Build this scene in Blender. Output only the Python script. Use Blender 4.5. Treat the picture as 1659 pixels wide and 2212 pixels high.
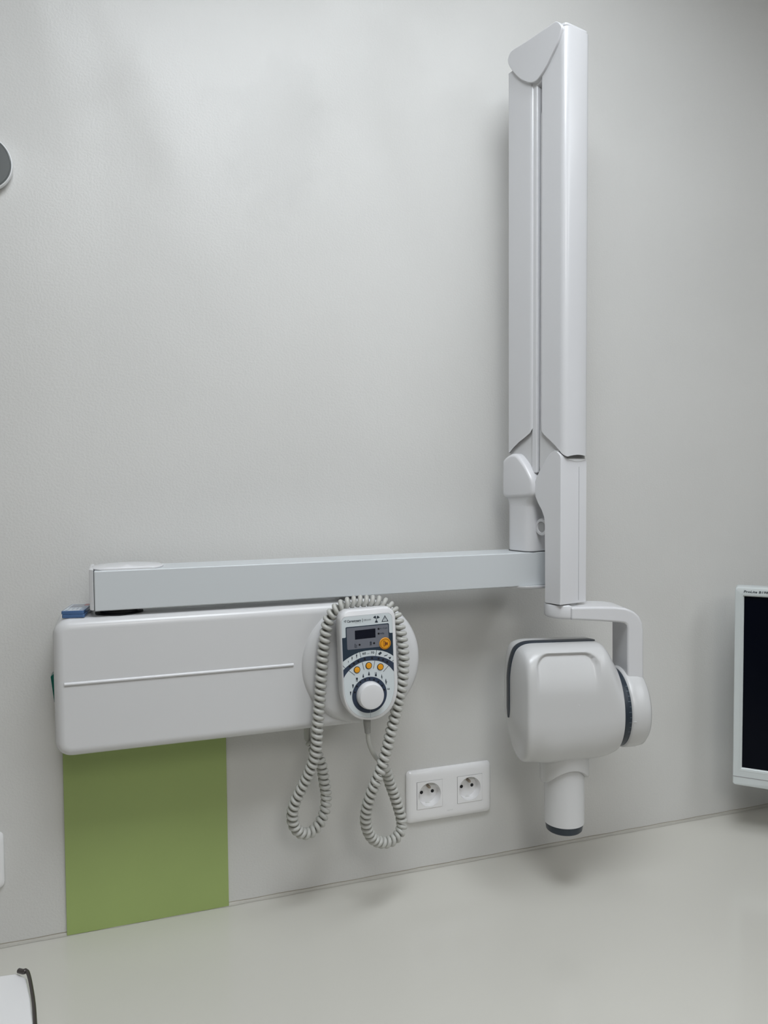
import bpy, bmesh, math
from mathutils import Vector, Matrix
from mathutils.bvhtree import BVHTree
for o in list(bpy.data.objects): bpy.data.objects.remove(o)
C = bpy.context.scene.collection
R = math.radians; PI = math.pi

# ------------------------------------------------------------------ camera
CAMZ = 1.535; D = 1.141; F = 1670.0; YAW = R(18.93); PIT = R(2.557); ROL = R(-0.41)
CAM = Vector((0, -D, CAMZ))
Fw = Vector((math.sin(YAW)*math.cos(PIT), math.cos(YAW)*math.cos(PIT), -math.sin(PIT)))
Rt0 = Vector((math.cos(YAW), -math.sin(YAW), 0)); Up0 = Rt0.cross(Fw)
Rt = Rt0*math.cos(ROL) + Up0*math.sin(ROL); Up = -Rt0*math.sin(ROL) + Up0*math.cos(ROL)
cd = bpy.data.cameras.new('camera'); cam = bpy.data.objects.new('camera', cd); C.objects.link(cam)
cd.sensor_fit = 'VERTICAL'; cd.sensor_height = 36.0; cd.lens = F/2212*36.0; cd.clip_start = 0.02
M = Matrix((Rt, Up, -Fw)).transposed().to_4x4(); M.translation = CAM; cam.matrix_world = M
sc = bpy.context.scene; sc.camera = cam

# ------------------------------------------------------------------ view, world, lights
sc.view_settings.view_transform = 'Standard'; sc.view_settings.look = 'None'
sc.view_settings.gamma = 1; sc.view_settings.use_curve_mapping = False
sc.view_settings.exposure = -0.12
w = bpy.data.worlds.new('world'); sc.world = w; w.use_nodes = True
w.node_tree.nodes['Background'].inputs[0].default_value = (0.85, 0.92, 1.0, 1)
w.node_tree.nodes['Background'].inputs[1].default_value = 0.5
def area(name, loc, target, sx, sy, power, col):
    l = bpy.data.lights.new(name, 'AREA'); l.shape = 'RECTANGLE'; l.size = sx; l.size_y = sy
    l.energy = power; l.color = col
    o = bpy.data.objects.new(name, l); C.objects.link(o); o.location = loc
    o.rotation_euler = (Vector(target)-Vector(loc)).to_track_quat('-Z', 'Y').to_euler()
    return o
CEIL = 2.60
LAMPS = [(0.16, -0.94, 0.60, 0.60, 12.4, 'above the wall-mounted unit'), (0.62, -0.60, 0.30, 0.60, 3.0, 'above the folding arm'), (0.05, -2.60, 0.60, 1.20, 13, 'behind the viewer, left row'), (1.55, -1.40, 0.60, 1.20, 1.2, 'above the monitor'), (1.55, -2.60, 0.60, 1.20, 2, 'behind the viewer, right row')]
for (lx, ly, sx, sy, pw, wh) in LAMPS:
    area('panel_light', (lx, ly, CEIL-0.035), (lx, ly, 0), sx-.06, sy-.06, pw, (0.89, 0.945, 1.0) if ly > -2 else (1.0, 0.965, 0.90))
area('window_daylight', (3.13, -2.1, 1.55), (0, -2.1, 1.55), 1.7, 1.3, 2.5, (0.93, 0.96, 1.0))

# ------------------------------------------------------------------ photo geometry helpers
def ray(px, py): return Fw + Rt*((px-829.5)/F) - Up*((py-1106)/F)
def hit(px, py, P0, N):
    r = ray(px, py); return CAM + r*((P0-CAM).dot(N)/r.dot(N))
def at(px, py, Y=0.0): return hit(px, py, Vector((0, Y, 0)), Vector((0, 1, 0)))

# ------------------------------------------------------------------ materials
def mat(name, col, rough=0.4, metal=0.0, bump=0.0, bscale=400, coat=0.0, var=0.0, vscale=6, spec=0.5, trans=0.0):
    m = bpy.data.materials.new(name); m.use_nodes = True; nt = m.node_tree; b = nt.nodes['Principled BSDF']
    b.inputs['Base Color'].default_value = (*col, 1); b.inputs['Roughness'].default_value = rough
    b.inputs['Metallic'].default_value = metal; b.inputs['Coat Weight'].default_value = coat
    b.inputs['Specular IOR Level'].default_value = spec; b.inputs['Transmission Weight'].default_value = trans
    tc = nt.nodes.new('ShaderNodeTexCoord')
    n = nt.nodes.new('ShaderNodeTexNoise'); n.inputs['Scale'].default_value = bscale; n.inputs['Detail'].default_value = 3
    nt.links.new(tc.outputs['Object'], n.inputs['Vector'])
    if bump:
        bp = nt.nodes.new('ShaderNodeBump'); bp.inputs['Strength'].default_value = bump; bp.inputs['Distance'].default_value = 0.001
        nt.links.new(n.outputs['Fac'], bp.inputs['Height']); nt.links.new(bp.outputs['Normal'], b.inputs['Normal'])
    if var:
        v = nt.nodes.new('ShaderNodeTexNoise'); v.inputs['Scale'].default_value = vscale; v.inputs['Detail'].default_value = 5
        nt.links.new(tc.outputs['Object'], v.inputs['Vector'])
        r = nt.nodes.new('ShaderNodeMapRange'); r.inputs['From Min'].default_value = 0.3; r.inputs['From Max'].default_value = 0.7
        r.inputs['To Min'].default_value = 1-var; r.inputs['To Max'].default_value = 1+var
        nt.links.new(v.outputs['Fac'], r.inputs['Value'])
        mx = nt.nodes.new('ShaderNodeVectorMath'); mx.operation = 'SCALE'; mx.inputs[0].default_value = col
        nt.links.new(r.outputs['Result'], mx.inputs['Scale']); nt.links.new(mx.outputs[0], b.inputs['Base Color'])
    return m
WHITE = mat('white_plastic', (.655, .655, .66), .26, bump=.03, bscale=900)
WHITE2 = mat('white_enamel', (.70, .70, .715), .22, bump=.04, bscale=1200)
ARMW = mat('arm_enamel', (.60, .628, .645), .30)
HEADW = mat('head_enamel', (.62, .62, .62), .26, bump=.04, bscale=1200)
HANDW = mat('handset_white', (.72, .72, .73), .30)
SEAM = mat('seam_dark', (.10, .105, .11), .6)
SOFTSEAM = mat('seam_grey', (.34, .34, .35), .6)
MIDG = mat('hinge_grey', (.40, .40, .40), .5)
BLACK = mat('black_rubber', (.012, .013, .016), .5)
NAVY = mat('navy_plastic', (.020, .030, .044), .38)
CORD = mat('cord_grey', (.47, .47, .44), .38)
CORD2 = mat('relief_grey', (.30, .30, .285), .45)
SOCK = mat('socket_white', (.84, .835, .84), .14)
EMBOSS = mat('embossed_mark', (.60, .60, .60), .3)
HOLE = mat('hole_black', (.004, .004, .006), .7)
PIN = mat('pin_metal', (.42, .36, .30), .3, metal=1)
FACE = mat('faceplate_print', (.64, .69, .71), .35)
FNAVY = mat('print_navy', (.022, .038, .060), .35)
FRING = mat('print_slate', (.033, .048, .082), .35)
FGREY = mat('print_grey', (.17, .18, .21), .3)
FDISP = mat('display_glass', (.003, .005, .014), .12)
INK = mat('print_ink', (.025, .035, .050), .5)
INKG = mat('print_ink_grey', (.22, .24, .26), .5)
ORANGE = mat('button_orange', (.80, .34, .015), .4)
ORANGE2 = mat('button_orange_rim', (.86, .42, .06), .4)
BROWN = mat('button_outline', (.20, .06, .01), .5)
LINE = mat('etched_line', (.30, .37, .42), .5)
GREEN = mat('green_laminate', (.33, .425, .145), .33, var=.03, vscale=8)
COUNTER = mat('counter_laminate', (.615, .60, .55), .13, bump=.02, bscale=900, var=.012, vscale=3)
CAULK = mat('caulk', (.47, .455, .41), .5, bump=.3, bscale=120, var=.06, vscale=25)
JSHADE = mat('joint_shade', (.36, .33, .27), .7)
TICK = mat('dial_tick', (.10, .13, .16), .5)
SCREEN = mat('screen_black', (.001, .002, .006), .30, spec=.12)
MONW = mat('monitor_bezel', (.62, .66, .66), .42)
DISC = mat('disc_grey', (.13, .14, .14), .28)
DISCR = mat('disc_rim', (.82, .83, .84), .25)
TEAL = mat('teal_plastic', (.0, .12, .09), .25)
PBLUE = mat('packet_blue', (.07, .14, .29), .18, coat=.5)
PLIGHT = mat('packet_print', (.62, .68, .74), .2, coat=.4)
PGREY = mat('packet_window', (.14, .18, .27), .15, coat=.5)
PMID = mat('packet_band', (.10, .24, .42), .2, coat=.4)
PRED = mat('packet_red', (.42, .16, .17), .25)
DMETAL = mat('dark_metal', (.10, .09, .085), .38, metal=.6)
PAINT = mat('room_paint', (.38, .36, .32), .55)
FLOOR = mat('floor_vinyl', (.26, .24, .21), .45, var=.05)
LAMPM = mat('lamp_diffuser', (.9, .9, .9), .5)
e = LAMPM.node_tree.nodes['Principled BSDF']; e.inputs['Emission Color'].default_value = (.93, .965, 1, 1); e.inputs['Emission Strength'].default_value = 3

def wall_material():
    m = bpy.data.materials.new('wall_paint'); m.use_nodes = True; nt = m.node_tree; N = nt.nodes; L = nt.links
    b = N['Principled BSDF']; tc = N.new('ShaderNodeTexCoord')
    def noise(s, d, st=(1, 1, 1), dist=0, off=(0, 0, 0)):
        mp = N.new('ShaderNodeMapping'); mp.inputs['Scale'].default_value = st; mp.inputs['Location'].default_value = off
        L.new(tc.outputs['Object'], mp.inputs['Vector'])
        n = N.new('ShaderNodeTexNoise'); n.inputs['Scale'].default_value = s; n.inputs['Detail'].default_value = d
        n.inputs['Distortion'].default_value = dist; L.new(mp.outputs['Vector'], n.inputs['Vector']); return n
    def rng(src, a, c, lo, hi, smooth=True):
        r = N.new('ShaderNodeMapRange'); r.interpolation_type = 'SMOOTHSTEP' if smooth else 'LINEAR'
        for k, v in (('From Min', a), ('From Max', c), ('To Min', lo), ('To Max', hi)): r.inputs[k].default_value = v
        L.new(src, r.inputs['Value']); return r
    # roller texture
    n1 = noise(330, 3, (1, 1, 1.0)); n2 = noise(60, 2, (1, 1, .5)); 
    add = N.new('ShaderNodeMath'); add.operation = 'MULTIPLY_ADD'; L.new(n2.outputs['Fac'], add.inputs[0]); add.inputs[1].default_value = .8
    L.new(n1.outputs['Fac'], add.inputs[2])
    bp = N.new('ShaderNodeBump'); bp.inputs['Strength'].default_value = .30; bp.inputs['Distance'].default_value = .0012
    L.new(add.outputs[0], bp.inputs['Height']); L.new(bp.outputs['Normal'], b.inputs['Normal'])
    # blotchy roller coats: gloss differs from patch to patch
    n3 = noise(3.2, 4, (1, 1, .7), .6); r3 = rng(n3.outputs['Fac'], .40, .62, .40, .70)
    L.new(r3.outputs['Result'], b.inputs['Roughness'])
    # one darker worn blotch (upper middle) with an irregular outline
    sp = N.new('ShaderNodeVectorMath'); sp.operation = 'SUBTRACT'; L.new(tc.outputs['Object'], sp.inputs[0])
    bc = at(600, 300, 0); sp.inputs[1].default_value = bc
    ms = N.new('ShaderNodeVectorMath'); ms.operation = 'MULTIPLY'; L.new(sp.outputs[0], ms.inputs[0]); ms.inputs[1].default_value = (1, 1, .8)
    ln = N.new('ShaderNodeVectorMath'); ln.operation = 'LENGTH'; L.new(ms.outputs[0], ln.inputs[0])
    n4 = noise(14, 5, (1, 1, .7), .5)
    ad = N.new('ShaderNodeMath'); ad.operation = 'MULTIPLY_ADD'; L.new(n4.outputs['Fac'], ad.inputs[0]); ad.inputs[1].default_value = .22
    L.new(ln.outputs['Value'], ad.inputs[2])
    r4 = rng(ad.outputs[0], .150, .215, .952, 1.0)
    n5 = noise(4, 5, (1, 1, 1), .3, (3, 0, 2)); r5 = rng(n5.outputs['Fac'], .35, .65, .985, 1.012)
    mu = N.new('ShaderNodeMath'); mu.operation = 'MULTIPLY'; L.new(r4.outputs['Result'], mu.inputs[0]); L.new(r5.outputs['Result'], mu.inputs[1])
    sc_ = N.new('ShaderNodeVectorMath'); sc_.operation = 'SCALE'; sc_.inputs[0].default_value = (.66, .655, .635)
    L.new(mu.outputs[0], sc_.inputs['Scale']); L.new(sc_.outputs[0], b.inputs['Base Color'])
    b.inputs['Specular IOR Level'].default_value = .5
    return m
WALLM = wall_material()

# ------------------------------------------------------------------ builders
ORG = {}
def link(name, verts, faces, m, parent=None, smooth=35, bevel=0, seg=3, clamp=True, kind=None, label=None, bang=35, mods=None):
    verts = [Vector(v) for v in verts]
    c = sum(verts, Vector())/len(verts)
    if kind == 'structure': c = Vector((0, 0, 0))
    me = bpy.data.meshes.new(name); me.from_pydata([v-c for v in verts], [], faces)
    ms = m if isinstance(m, list) else [m]
    for x in ms: me.materials.append(x)
    bm = bmesh.new(); bm.from_mesh(me); bmesh.ops.recalc_face_normals(bm, faces=bm.faces); bm.to_mesh(me); bm.free()
    if smooth: 
        me.shade_smooth(); me.set_sharp_from_angle(angle=R(smooth))
    o = bpy.data.objects.new(name, me); C.objects.link(o)
    po = ORG[parent.name] if parent else Vector((0, 0, 0))
    o.location = c-po; ORG[o.name] = c
    if parent: o.parent = parent
    if bevel:
        b = o.modifiers.new('bevel', 'BEVEL'); b.width = bevel; b.segments = seg; b.limit_method = 'ANGLE'; b.angle_limit = R(bang); b.harden_normals = True; b.use_clamp_overlap = clamp
    if kind: o['kind'] = kind
    if label: o['label'] = label
    return o
def thing(name, loc, label, cat, group=None):
    o = bpy.data.objects.new(name, None); C.objects.link(o); o.location = loc; o.empty_display_size = .02
    ORG[o.name] = Vector(loc); o['label'] = label; o['category'] = cat
    if group: o['group'] = group
    return o
def tag(o, label, cat, group=None):
    o['label'] = label; o['category'] = cat
    if group: o['group'] = group
    return o
def prism(name, pts, ext, m, parent=None, bevel=0, **k):
    n = len(pts); ext = Vector(ext); v = [Vector(p) for p in pts] + [Vector(p)+ext for p in pts]
    f = [list(range(n)), list(range(2*n-1, n-1, -1))] + [[i, (i+1) % n, n+(i+1) % n, n+i] for i in range(n)]
    return link(name, v, f, m, parent, bevel=bevel, **k)
def box(name, a, b, m, parent=None, bevel=0, **k):
    (x0, y0, z0), (x1, y1, z1) = a, b
    return prism(name, [(x0, y0, z0), (x1, y0, z0), (x1, y0, z1), (x0, y0, z1)], (0, y1-y0, 0), m, parent, bevel, **k)
def csm(pts, n=6, closed=True):          # Catmull-Rom
    out = []; L = len(pts); P = [Vector(p) for p in pts]
    for i in range(L if closed else L-1):
        g = (lambda j: P[j % L]) if closed else (lambda j: P[max(0, min(L-1, j))])
        p0, p1, p2, p3 = g(i-1), g(i), g(i+1), g(i+2)
        for k in range(n):
            t = k/n; out.append(.5*((2*p1)+(p2-p0)*t+(2*p0-5*p1+4*p2-p3)*t*t+(3*p1-p0-3*p2+p3)*t**3))
    if not closed: out.append(P[-1])
    return out
def rrect(x0, z0, x1, z1, r, Y, n=6):
    out = []
    for cx, cz, a in ((x1-r, z1-r, 0), (x0+r, z1-r, 90), (x0+r, z0+r, 180), (x1-r, z0+r, 270)):
        for k in range(n+1):
            t = R(a+90*k/n); out.append(Vector((cx+r*math.cos(t), Y, cz+r*math.sin(t))))
    return out
def rounded(pts, rads, n=6):             # round the corners of a 3-D polygon
    out = []; L = len(pts)
    for i in range(L):
        p = Vector(pts[i]); a = Vector(pts[i-1])-p; b = Vector(pts[(i+1) % L])-p; r = rads[i] if isinstance(rads, list) else rads
        if r <= 0: out.append(p); continue
        r_ = min(r, a.length*.49, b.length*.49); A = p+a.normalized()*r_; B = p+b.normalized()*r_
        for k in range(n+1):
            t = k/n; out.append(A*(1-t)**2+p*2*t*(1-t)+B*t*t)
    return out
def lathe(name, base, axis, prof, m, parent=None, n=48, smooth=35, **k):   # prof = [(radius, height)]
    ax = Vector(axis).normalized(); s = ax.orthogonal().normalized(); t = ax.cross(s)
    v = []; f = []
    for (r, h) in prof:
        for i in range(n):
            a = 2*PI*i/n; v.append(Vector(base)+ax*h+(s*math.cos(a)+t*math.sin(a))*max(r, 1e-5))
    for j in range(len(prof)-1):
        for i in range(n): f.append([j*n+i, j*n+(i+1) % n, (j+1)*n+(i+1) % n, (j+1)*n+i])
    f.append(list(range(n))); f.append([(len(prof)-1)*n+i for i in range(n)][::-1])
    return link(name, v, f, m, parent, smooth=smooth, **k)
def tube(name, path, rad, m, parent=None, n=8, closed_caps=True, **k):
    P = [Vector(p) for p in path]; v = []; f = []; up = None
    for i, p in enumerate(P):
        d = (P[min(i+1, len(P)-1)]-P[max(i-1, 0)]).normalized()
        if up is None: up = d.orthogonal().normalized()
        up = (up-d*up.dot(d)).normalized(); s = d.cross(up)
        r = rad(i/(len(P)-1)) if callable(rad) else rad
        for j in range(n):
            a = 2*PI*j/n; v.append(p+(up*math.cos(a)+s*math.sin(a))*r)
    for i in range(len(P)-1):
        for j in range(n): f.append([i*n+j, i*n+(j+1) % n, (i+1)*n+(j+1) % n, (i+1)*n+j])
    f.append(list(range(n))[::-1]); f.append([(len(P)-1)*n+j for j in range(n)])
    return link(name, v, f, m, parent, smooth=60, **k)
def bake(o):                              # apply modifiers
    dg = bpy.context.evaluated_depsgraph_get(); dg.update()
    me = bpy.data.meshes.new_from_object(o.evaluated_get(dg)); o.modifiers.clear(); o.data = me
def cut(o, cutter):
    b = o.modifiers.new('cut', 'BOOLEAN'); b.operation = 'DIFFERENCE'; b.object = cutter; b.solver = 'EXACT'
    bake(o); bpy.data.objects.remove(cutter)
def text(name, s, org, ex, ey, size, m, parent=None, width=None, off=0.0002, bold=0.0, shear=0.0):
    """flat lettering: org = left base point, ex/ey = unit directions, size = capital height"""
    cu = bpy.data.curves.new(name, 'FONT'); cu.body = s; cu.size = 1; cu.offset = bold; cu.shear = shear; cu.resolution_u = 3
    t = bpy.data.objects.new(name+'_tmp', cu); C.objects.link(t)
    dg = bpy.context.evaluated_depsgraph_get(); dg.update(); me = bpy.data.meshes.new_from_object(t.evaluated_get(dg))
    bpy.data.objects.remove(t)
    xs = [v.co.x for v in me.vertices]; x0 = min(xs); wd = max(xs)-x0; hy = .72
    sy = size/hy; sx = (width/wd) if width else sy
    ex = Vector(ex); ey = Vector(ey); nrm = ex.cross(ey).normalized()
    vs = [Vector(org)+ex*((v.co.x-x0)*sx)+ey*(v.co.y*sy)+nrm*off for v in me.vertices]
    fs = [list(p.vertices) for p in me.polygons]; bpy.data.meshes.remove(me)
    return flat(name, vs, fs, m, nrm, parent)
def flat(name, vs, fs, m, nrm, parent):   # thin printed layer with a hair of thickness
    o = link(name, vs, fs, m, parent, smooth=0)
    return o

# ------------------------------------------------------------------ the room
XL, XR, YF = -2.3, 3.2, -3.7
# back wall with a recess for the twin socket boxes
oa, ob = at(893, 1700, 0), at(1046, 1700, 0); oz0, oz1 = at(929, 1717, 0).z-.012, at(1015, 1702, 0).z+.014
ox0, ox1 = at(903, 1717).x+.002, at(1040, 1702).x-.003
def wall_back():
    xs = [XL, ox0, ox1, XR]; zs = [0, oz0, oz1, CEIL]; v = []; f = []
    for y in (0, .12):
        for z in zs:
            for x in xs: v.append((x, y, z))
    g = lambda k, j, i: k*16+j*4+i
    for j in range(3):
        for i in range(3):
            if (i, j) != (1, 1): f.append([g(0, j, i), g(0, j, i+1), g(0, j+1, i+1), g(0, j+1, i)])
            f.append([g(1, j, i), g(1, j+1, i), g(1, j+1, i+1), g(1, j, i+1)])
    f += [[g(0, 1, 1), g(0, 1, 2), g(1, 1, 2), g(1, 1, 1)], [g(0, 2, 1), g(1, 2, 1), g(1, 2, 2), g(0, 2, 2)],
          [g(0, 1, 1), g(1, 1, 1), g(1, 2, 1), g(0, 2, 1)], [g(0, 1, 2), g(0, 2, 2), g(1, 2, 2), g(1, 1, 2)]]
    link('wall_back', v, f, WALLM, smooth=0, kind='structure')
wall_back()
box('wall_left', (XL-.1, YF, 0), (XL, 0, CEIL), PAINT, kind='structure', smooth=0)
box('wall_front', (XL, YF-.1, 0), (XR, YF, CEIL), PAINT, kind='structure', smooth=0)
box('floor', (XL, YF, -.05), (XR, 0, 0), FLOOR, kind='structure', smooth=0)
box('ceiling', (XL, YF, CEIL), (XR, 0, CEIL+.05), PAINT, kind='structure', smooth=0)
# right wall with a window opening
wy0, wy1, wz0, wz1 = -3.0, -1.2, .85, 2.25
for nm, a, b in (('wall_right', (XR, YF, 0), (XR+.1, wy0, CEIL)), ('wall_right', (XR, wy1, 0), (XR+.1, 0, CEIL)),
                 ('wall_right', (XR, wy0, 0), (XR+.1, wy1, wz0)), ('wall_right', (XR, wy0, wz1), (XR+.1, wy1, CEIL))):
    box(nm, a, b, PAINT, kind='structure', smooth=0)
fr = []
wf = thing('window_1', (XR, (wy0+wy1)/2, wz0), 'white framed window in the side wall', 'window'); del wf['category']; del wf['label']; wf['kind'] = 'structure'
for a, b in (((XR, wy0, wz0), (XR+.06, wy0+.05, wz1)), ((XR, wy1-.05, wz0), (XR+.06, wy1, wz1)), ((XR, wy0, wz0), (XR+.06, wy1, wz0+.05)),
             ((XR, wy0, wz1-.05), (XR+.06, wy1, wz1)), ((XR, -2.13, wz0), (XR+.06, -2.07, wz1))):
    box('window_frame', a, b, WHITE, wf, kind='structure')
# ceiling lamps
for i, (lx, ly, sx, sy, pw, wh) in enumerate(LAMPS):
    t = thing('ceiling_light', (lx, ly, CEIL), 'long white ceiling light panel '+wh, 'ceiling light', 'ceiling light panels')
    box('frame', (lx-sx/2, ly-sy/2, CEIL-.03), (lx+sx/2, ly+sy/2, CEIL), WHITE, t)
    box('diffuser', (lx-sx/2+.02, ly-sy/2+.02, CEIL-.033), (lx+sx/2-.02, ly+sy/2-.02, CEIL-.03), LAMPM, t)
# worktop and the base cabinet that carries it
cz = .900
wt = box('worktop', (XL+.002, -.66, cz-.038), (XR-.002, -.0005, cz), COUNTER, bevel=.002)
tag(wt, 'long pale grey glossy worktop running along the wall', 'worktop')
c = thing('base_cabinet', (.5, -.3, 0), 'long plain white base cabinet under the grey worktop', 'cabinet')
box('body', (XL+.01, -.60, 0.0), (XR-.01, -.001, cz-.0385), WHITE, c)
for i in range(6):
    x0 = XL+.01+i*.912; x1 = x0+.908
    dd = box('door', (x0+.003, -.622, .10), (x1-.003, -.6005, cz-.045), WHITE, c, bevel=.002)
    box('handle', (x1-.06, -.645, .55), (x1-.045, -.6225, .70), DMETAL, dd, bevel=.003)
# sealant bead
v = []; f = []; n = 260
import random
random.seed(4)
prof = [(-.0002, .0036), (-.0012, .0030), (-.0022, .0012), (-.0042, .0004)]
for i in range(n+1):
    x = XL+.01+(XR-XL-.02)*i/n; k = 1+.12*math.sin(i*1.7)+.15*(random.random()-.5)
    for (y, z) in prof: v.append((x, y*k, cz+z*k))
    v.append((x, -.0002, cz+.0003))
for i in range(n):
    for j in range(5): f.append([i*5+j, i*5+(j+1) % 5, (i+1)*5+(j+1) % 5, (i+1)*5+j])
link('trim_1', v, f, CAULK, kind='structure')
v = []; f = []
for i in range(n+1):                      # fine beige line above the bead, its thin shadow put into the colour
    x = XL+.01+(XR-XL-.02)*i/n; k = .0036*(1+.10*math.sin(i*1.7))
    v += [(x, -.0001, cz+k), (x, -.0006, cz+k), (x, -.0006, cz+k+.0005+.0003*random.random()), (x, -.0001, cz+k+.0008)]
for i in range(n):
    for j in range(4): f.append([i*4+j, i*4+(j+1) % 4, (i+1)*4+(j+1) % 4, (i+1)*4+j])
link('trim_2', v, f, JSHADE, kind='structure')
# green laminate panel
ga, gb = at(136, 1632), at(488, 1597)
gp = prism('green_panel', [(at(145, 2021).x, -.0005, cz+.0005), (at(494, 1958).x, -.0005, cz+.0005), (at(487.5, 1597).x, -.0005, at(400, 1604, -.105).z-.0006), (at(136, 1632).x, -.0005, at(400, 1604, -.105).z-.0006)],
           (0, -.0035, 0), GREEN, bevel=.0006)
tag(gp, 'flat olive green panel on the wall beneath the white control box', 'panel')

# ------------------------------------------------------------------ X-ray unit
unit = thing('dental_x_ray_unit', (0.2, 0, 1.2), 'large white wall-mounted dental x-ray unit with folding arm and hanging tube head', 'x-ray unit')
YB = -.115                                # front of the control box
bx0, bx1 = at(117, 1480, -.10).x, at(790, 1440, -.10).x
bz1, bz0 = at(400, 1321, -.105).z, at(400, 1604, -.105).z
cb = prism('control_box', rrect(bx0, bz0, bx1, bz1, .020, YB, 8), (0, -YB-.0005, 0), WHITE, unit, bevel=.013, seg=6, bang=50, clamp=False)
# half-round trim bar
ta, tb = at(139, 1480, YB), at(634, 1435, YB)
trz = (ta.z+tb.z)/2
tv = []; 
pr = [Vector((ta.x, YB, trz-.0021)), Vector((ta.x, YB-.0014, trz-.0017)), Vector((ta.x, YB-.0022, trz)), Vector((ta.x, YB-.0014, trz+.0017)), Vector((ta.x, YB, trz+.0021))]
prism('trim_bar', pr, (tb.x-ta.x, 0, 0), WHITE2, cb, smooth=60)
# round raised disc at the right end
dc = at(774, 1440, -.11); rr = (at(900, 1440, -.10).x-at(648, 1440, -.115).x)/2
dcx = at(900, 1440, -.10).x-rr; dcz = at(774, 1562, -.11).z+rr
lathe('round_housing', (dcx, -.001, dcz), (0, -1, 0), [(rr-.004, 0), (rr, .004), (rr, .100), (rr-.001, .110), (rr-.0035, .1165), (rr-.008, .1205), (rr-.016, .1225), (rr*.5, .1245), (0, .125)], WHITE, cb, n=96, smooth=60)
# teal rocker switch on the left flank
s0 = at(109, 1462, -.045)
prism('power_switch', [at(109, 1462, -.05), at(122, 1450, -.05), at(122, 1522, -.05), at(117, 1517, -.05)], (0, .022, 0), TEAL, cb, bevel=.001)
# cable outlet under the box
pA = at(659, 1572, -.06); pB = at(668, 1602, -.06)
co = box('cable_outlet', (pA.x, -.075, pB.z), (pA.x+.016, -.05, bz0+.002), CORD, cb, bevel=.003)
box('outlet_cover', (pA.x+.0035, -.079, pB.z+.006), (pA.x+.014, -.0745, bz0+.001), WHITE, co, bevel=.0008)

# horizontal arm
AX0, AX1 = at(203.5, 1280, -.11).x, .632
AZ1, AZ0 = (at(203, 1235, -.11).z+at(1172, 1191.5, -.11).z)/2, (at(203, 1324, -.11).z+at(1172, 1262, -.11).z)/2
ha = box('horizontal_arm', (AX0, -.11, AZ0), (AX1, -.048, AZ1), ARMW, unit, bevel=.0016)
ex0 = at(193.5, 1280, -.10).x
prism('end_cap', rounded([(ex0, -.1065, AZ0+.0015), (AX0-.0008, -.1095, AZ0+.0012), (AX0-.0008, -.1095, AZ1+.0018), (ex0, -.1065, AZ1+.0024)], [.002, 0, 0, .002], 3), (0, .068, 0), WHITE2, ha, bevel=.0012)
box('end_seam', (AX0-.0012, -.1085, AZ0+.001), (AX0+.0002, -.05, AZ1+.0008), SEAM, ha)
cx = at(275, 1225, -.075).x
pc = lathe('pivot_cover', (cx, -.0770, AZ1), (0, 0, 1), [(.0440, -.0008), (.0455, .0003), (.0455, .0016), (.0440, .0024), (.03, .0034), (.0, .0040)], WHITE2, ha, n=96, smooth=60)
for q in pc.data.vertices:                # trimmed flush behind the front lip of the arm
    if q.co.y+ORG[pc.name].y < -.1080: q.co.y = -.1080-ORG[pc.name].y
lathe('pivot', (at(258, 1325, -.085).x, -.075, bz1-.001), (0, 0, 1), [(.030, 0), (.030, .002), (.024, .003), (.024, AZ0-bz1+.002)], BLACK, unit, n=48)
ex = at(1135, 1265, -.08).x
lathe('lower_cover', (ex, -.078, AZ0+.0005), (0, 0, -1), [(.043, 0), (.043, .002), (.040, .0045), (.026, .0068), (0, .0078)], WHITE2, ha, n=64, smooth=60)

# folding arm frame: s along the narrow front, t towards the room
Pp = CAM + ray(1220, 1300)*1.15
BT = R(14.7); US = Vector((math.cos(BT), math.sin(BT), 0)); UT = Vector((math.sin(BT), -math.cos(BT), 0))
def S(s, t, z): return Vector((Pp.x, Pp.y, 0))+US*s+UT*t+Vector((0, 0, z))
def side(px, py, s):                      # point on the plane s = const
    return hit(px, py, Pp+US*s, US)
def tz(px, py, s):
    p = side(px, py, s); return (p-Pp).dot(UT), p.z
ZT = tz(1218, 53, -.027)[1]
s0 = -.027
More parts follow.
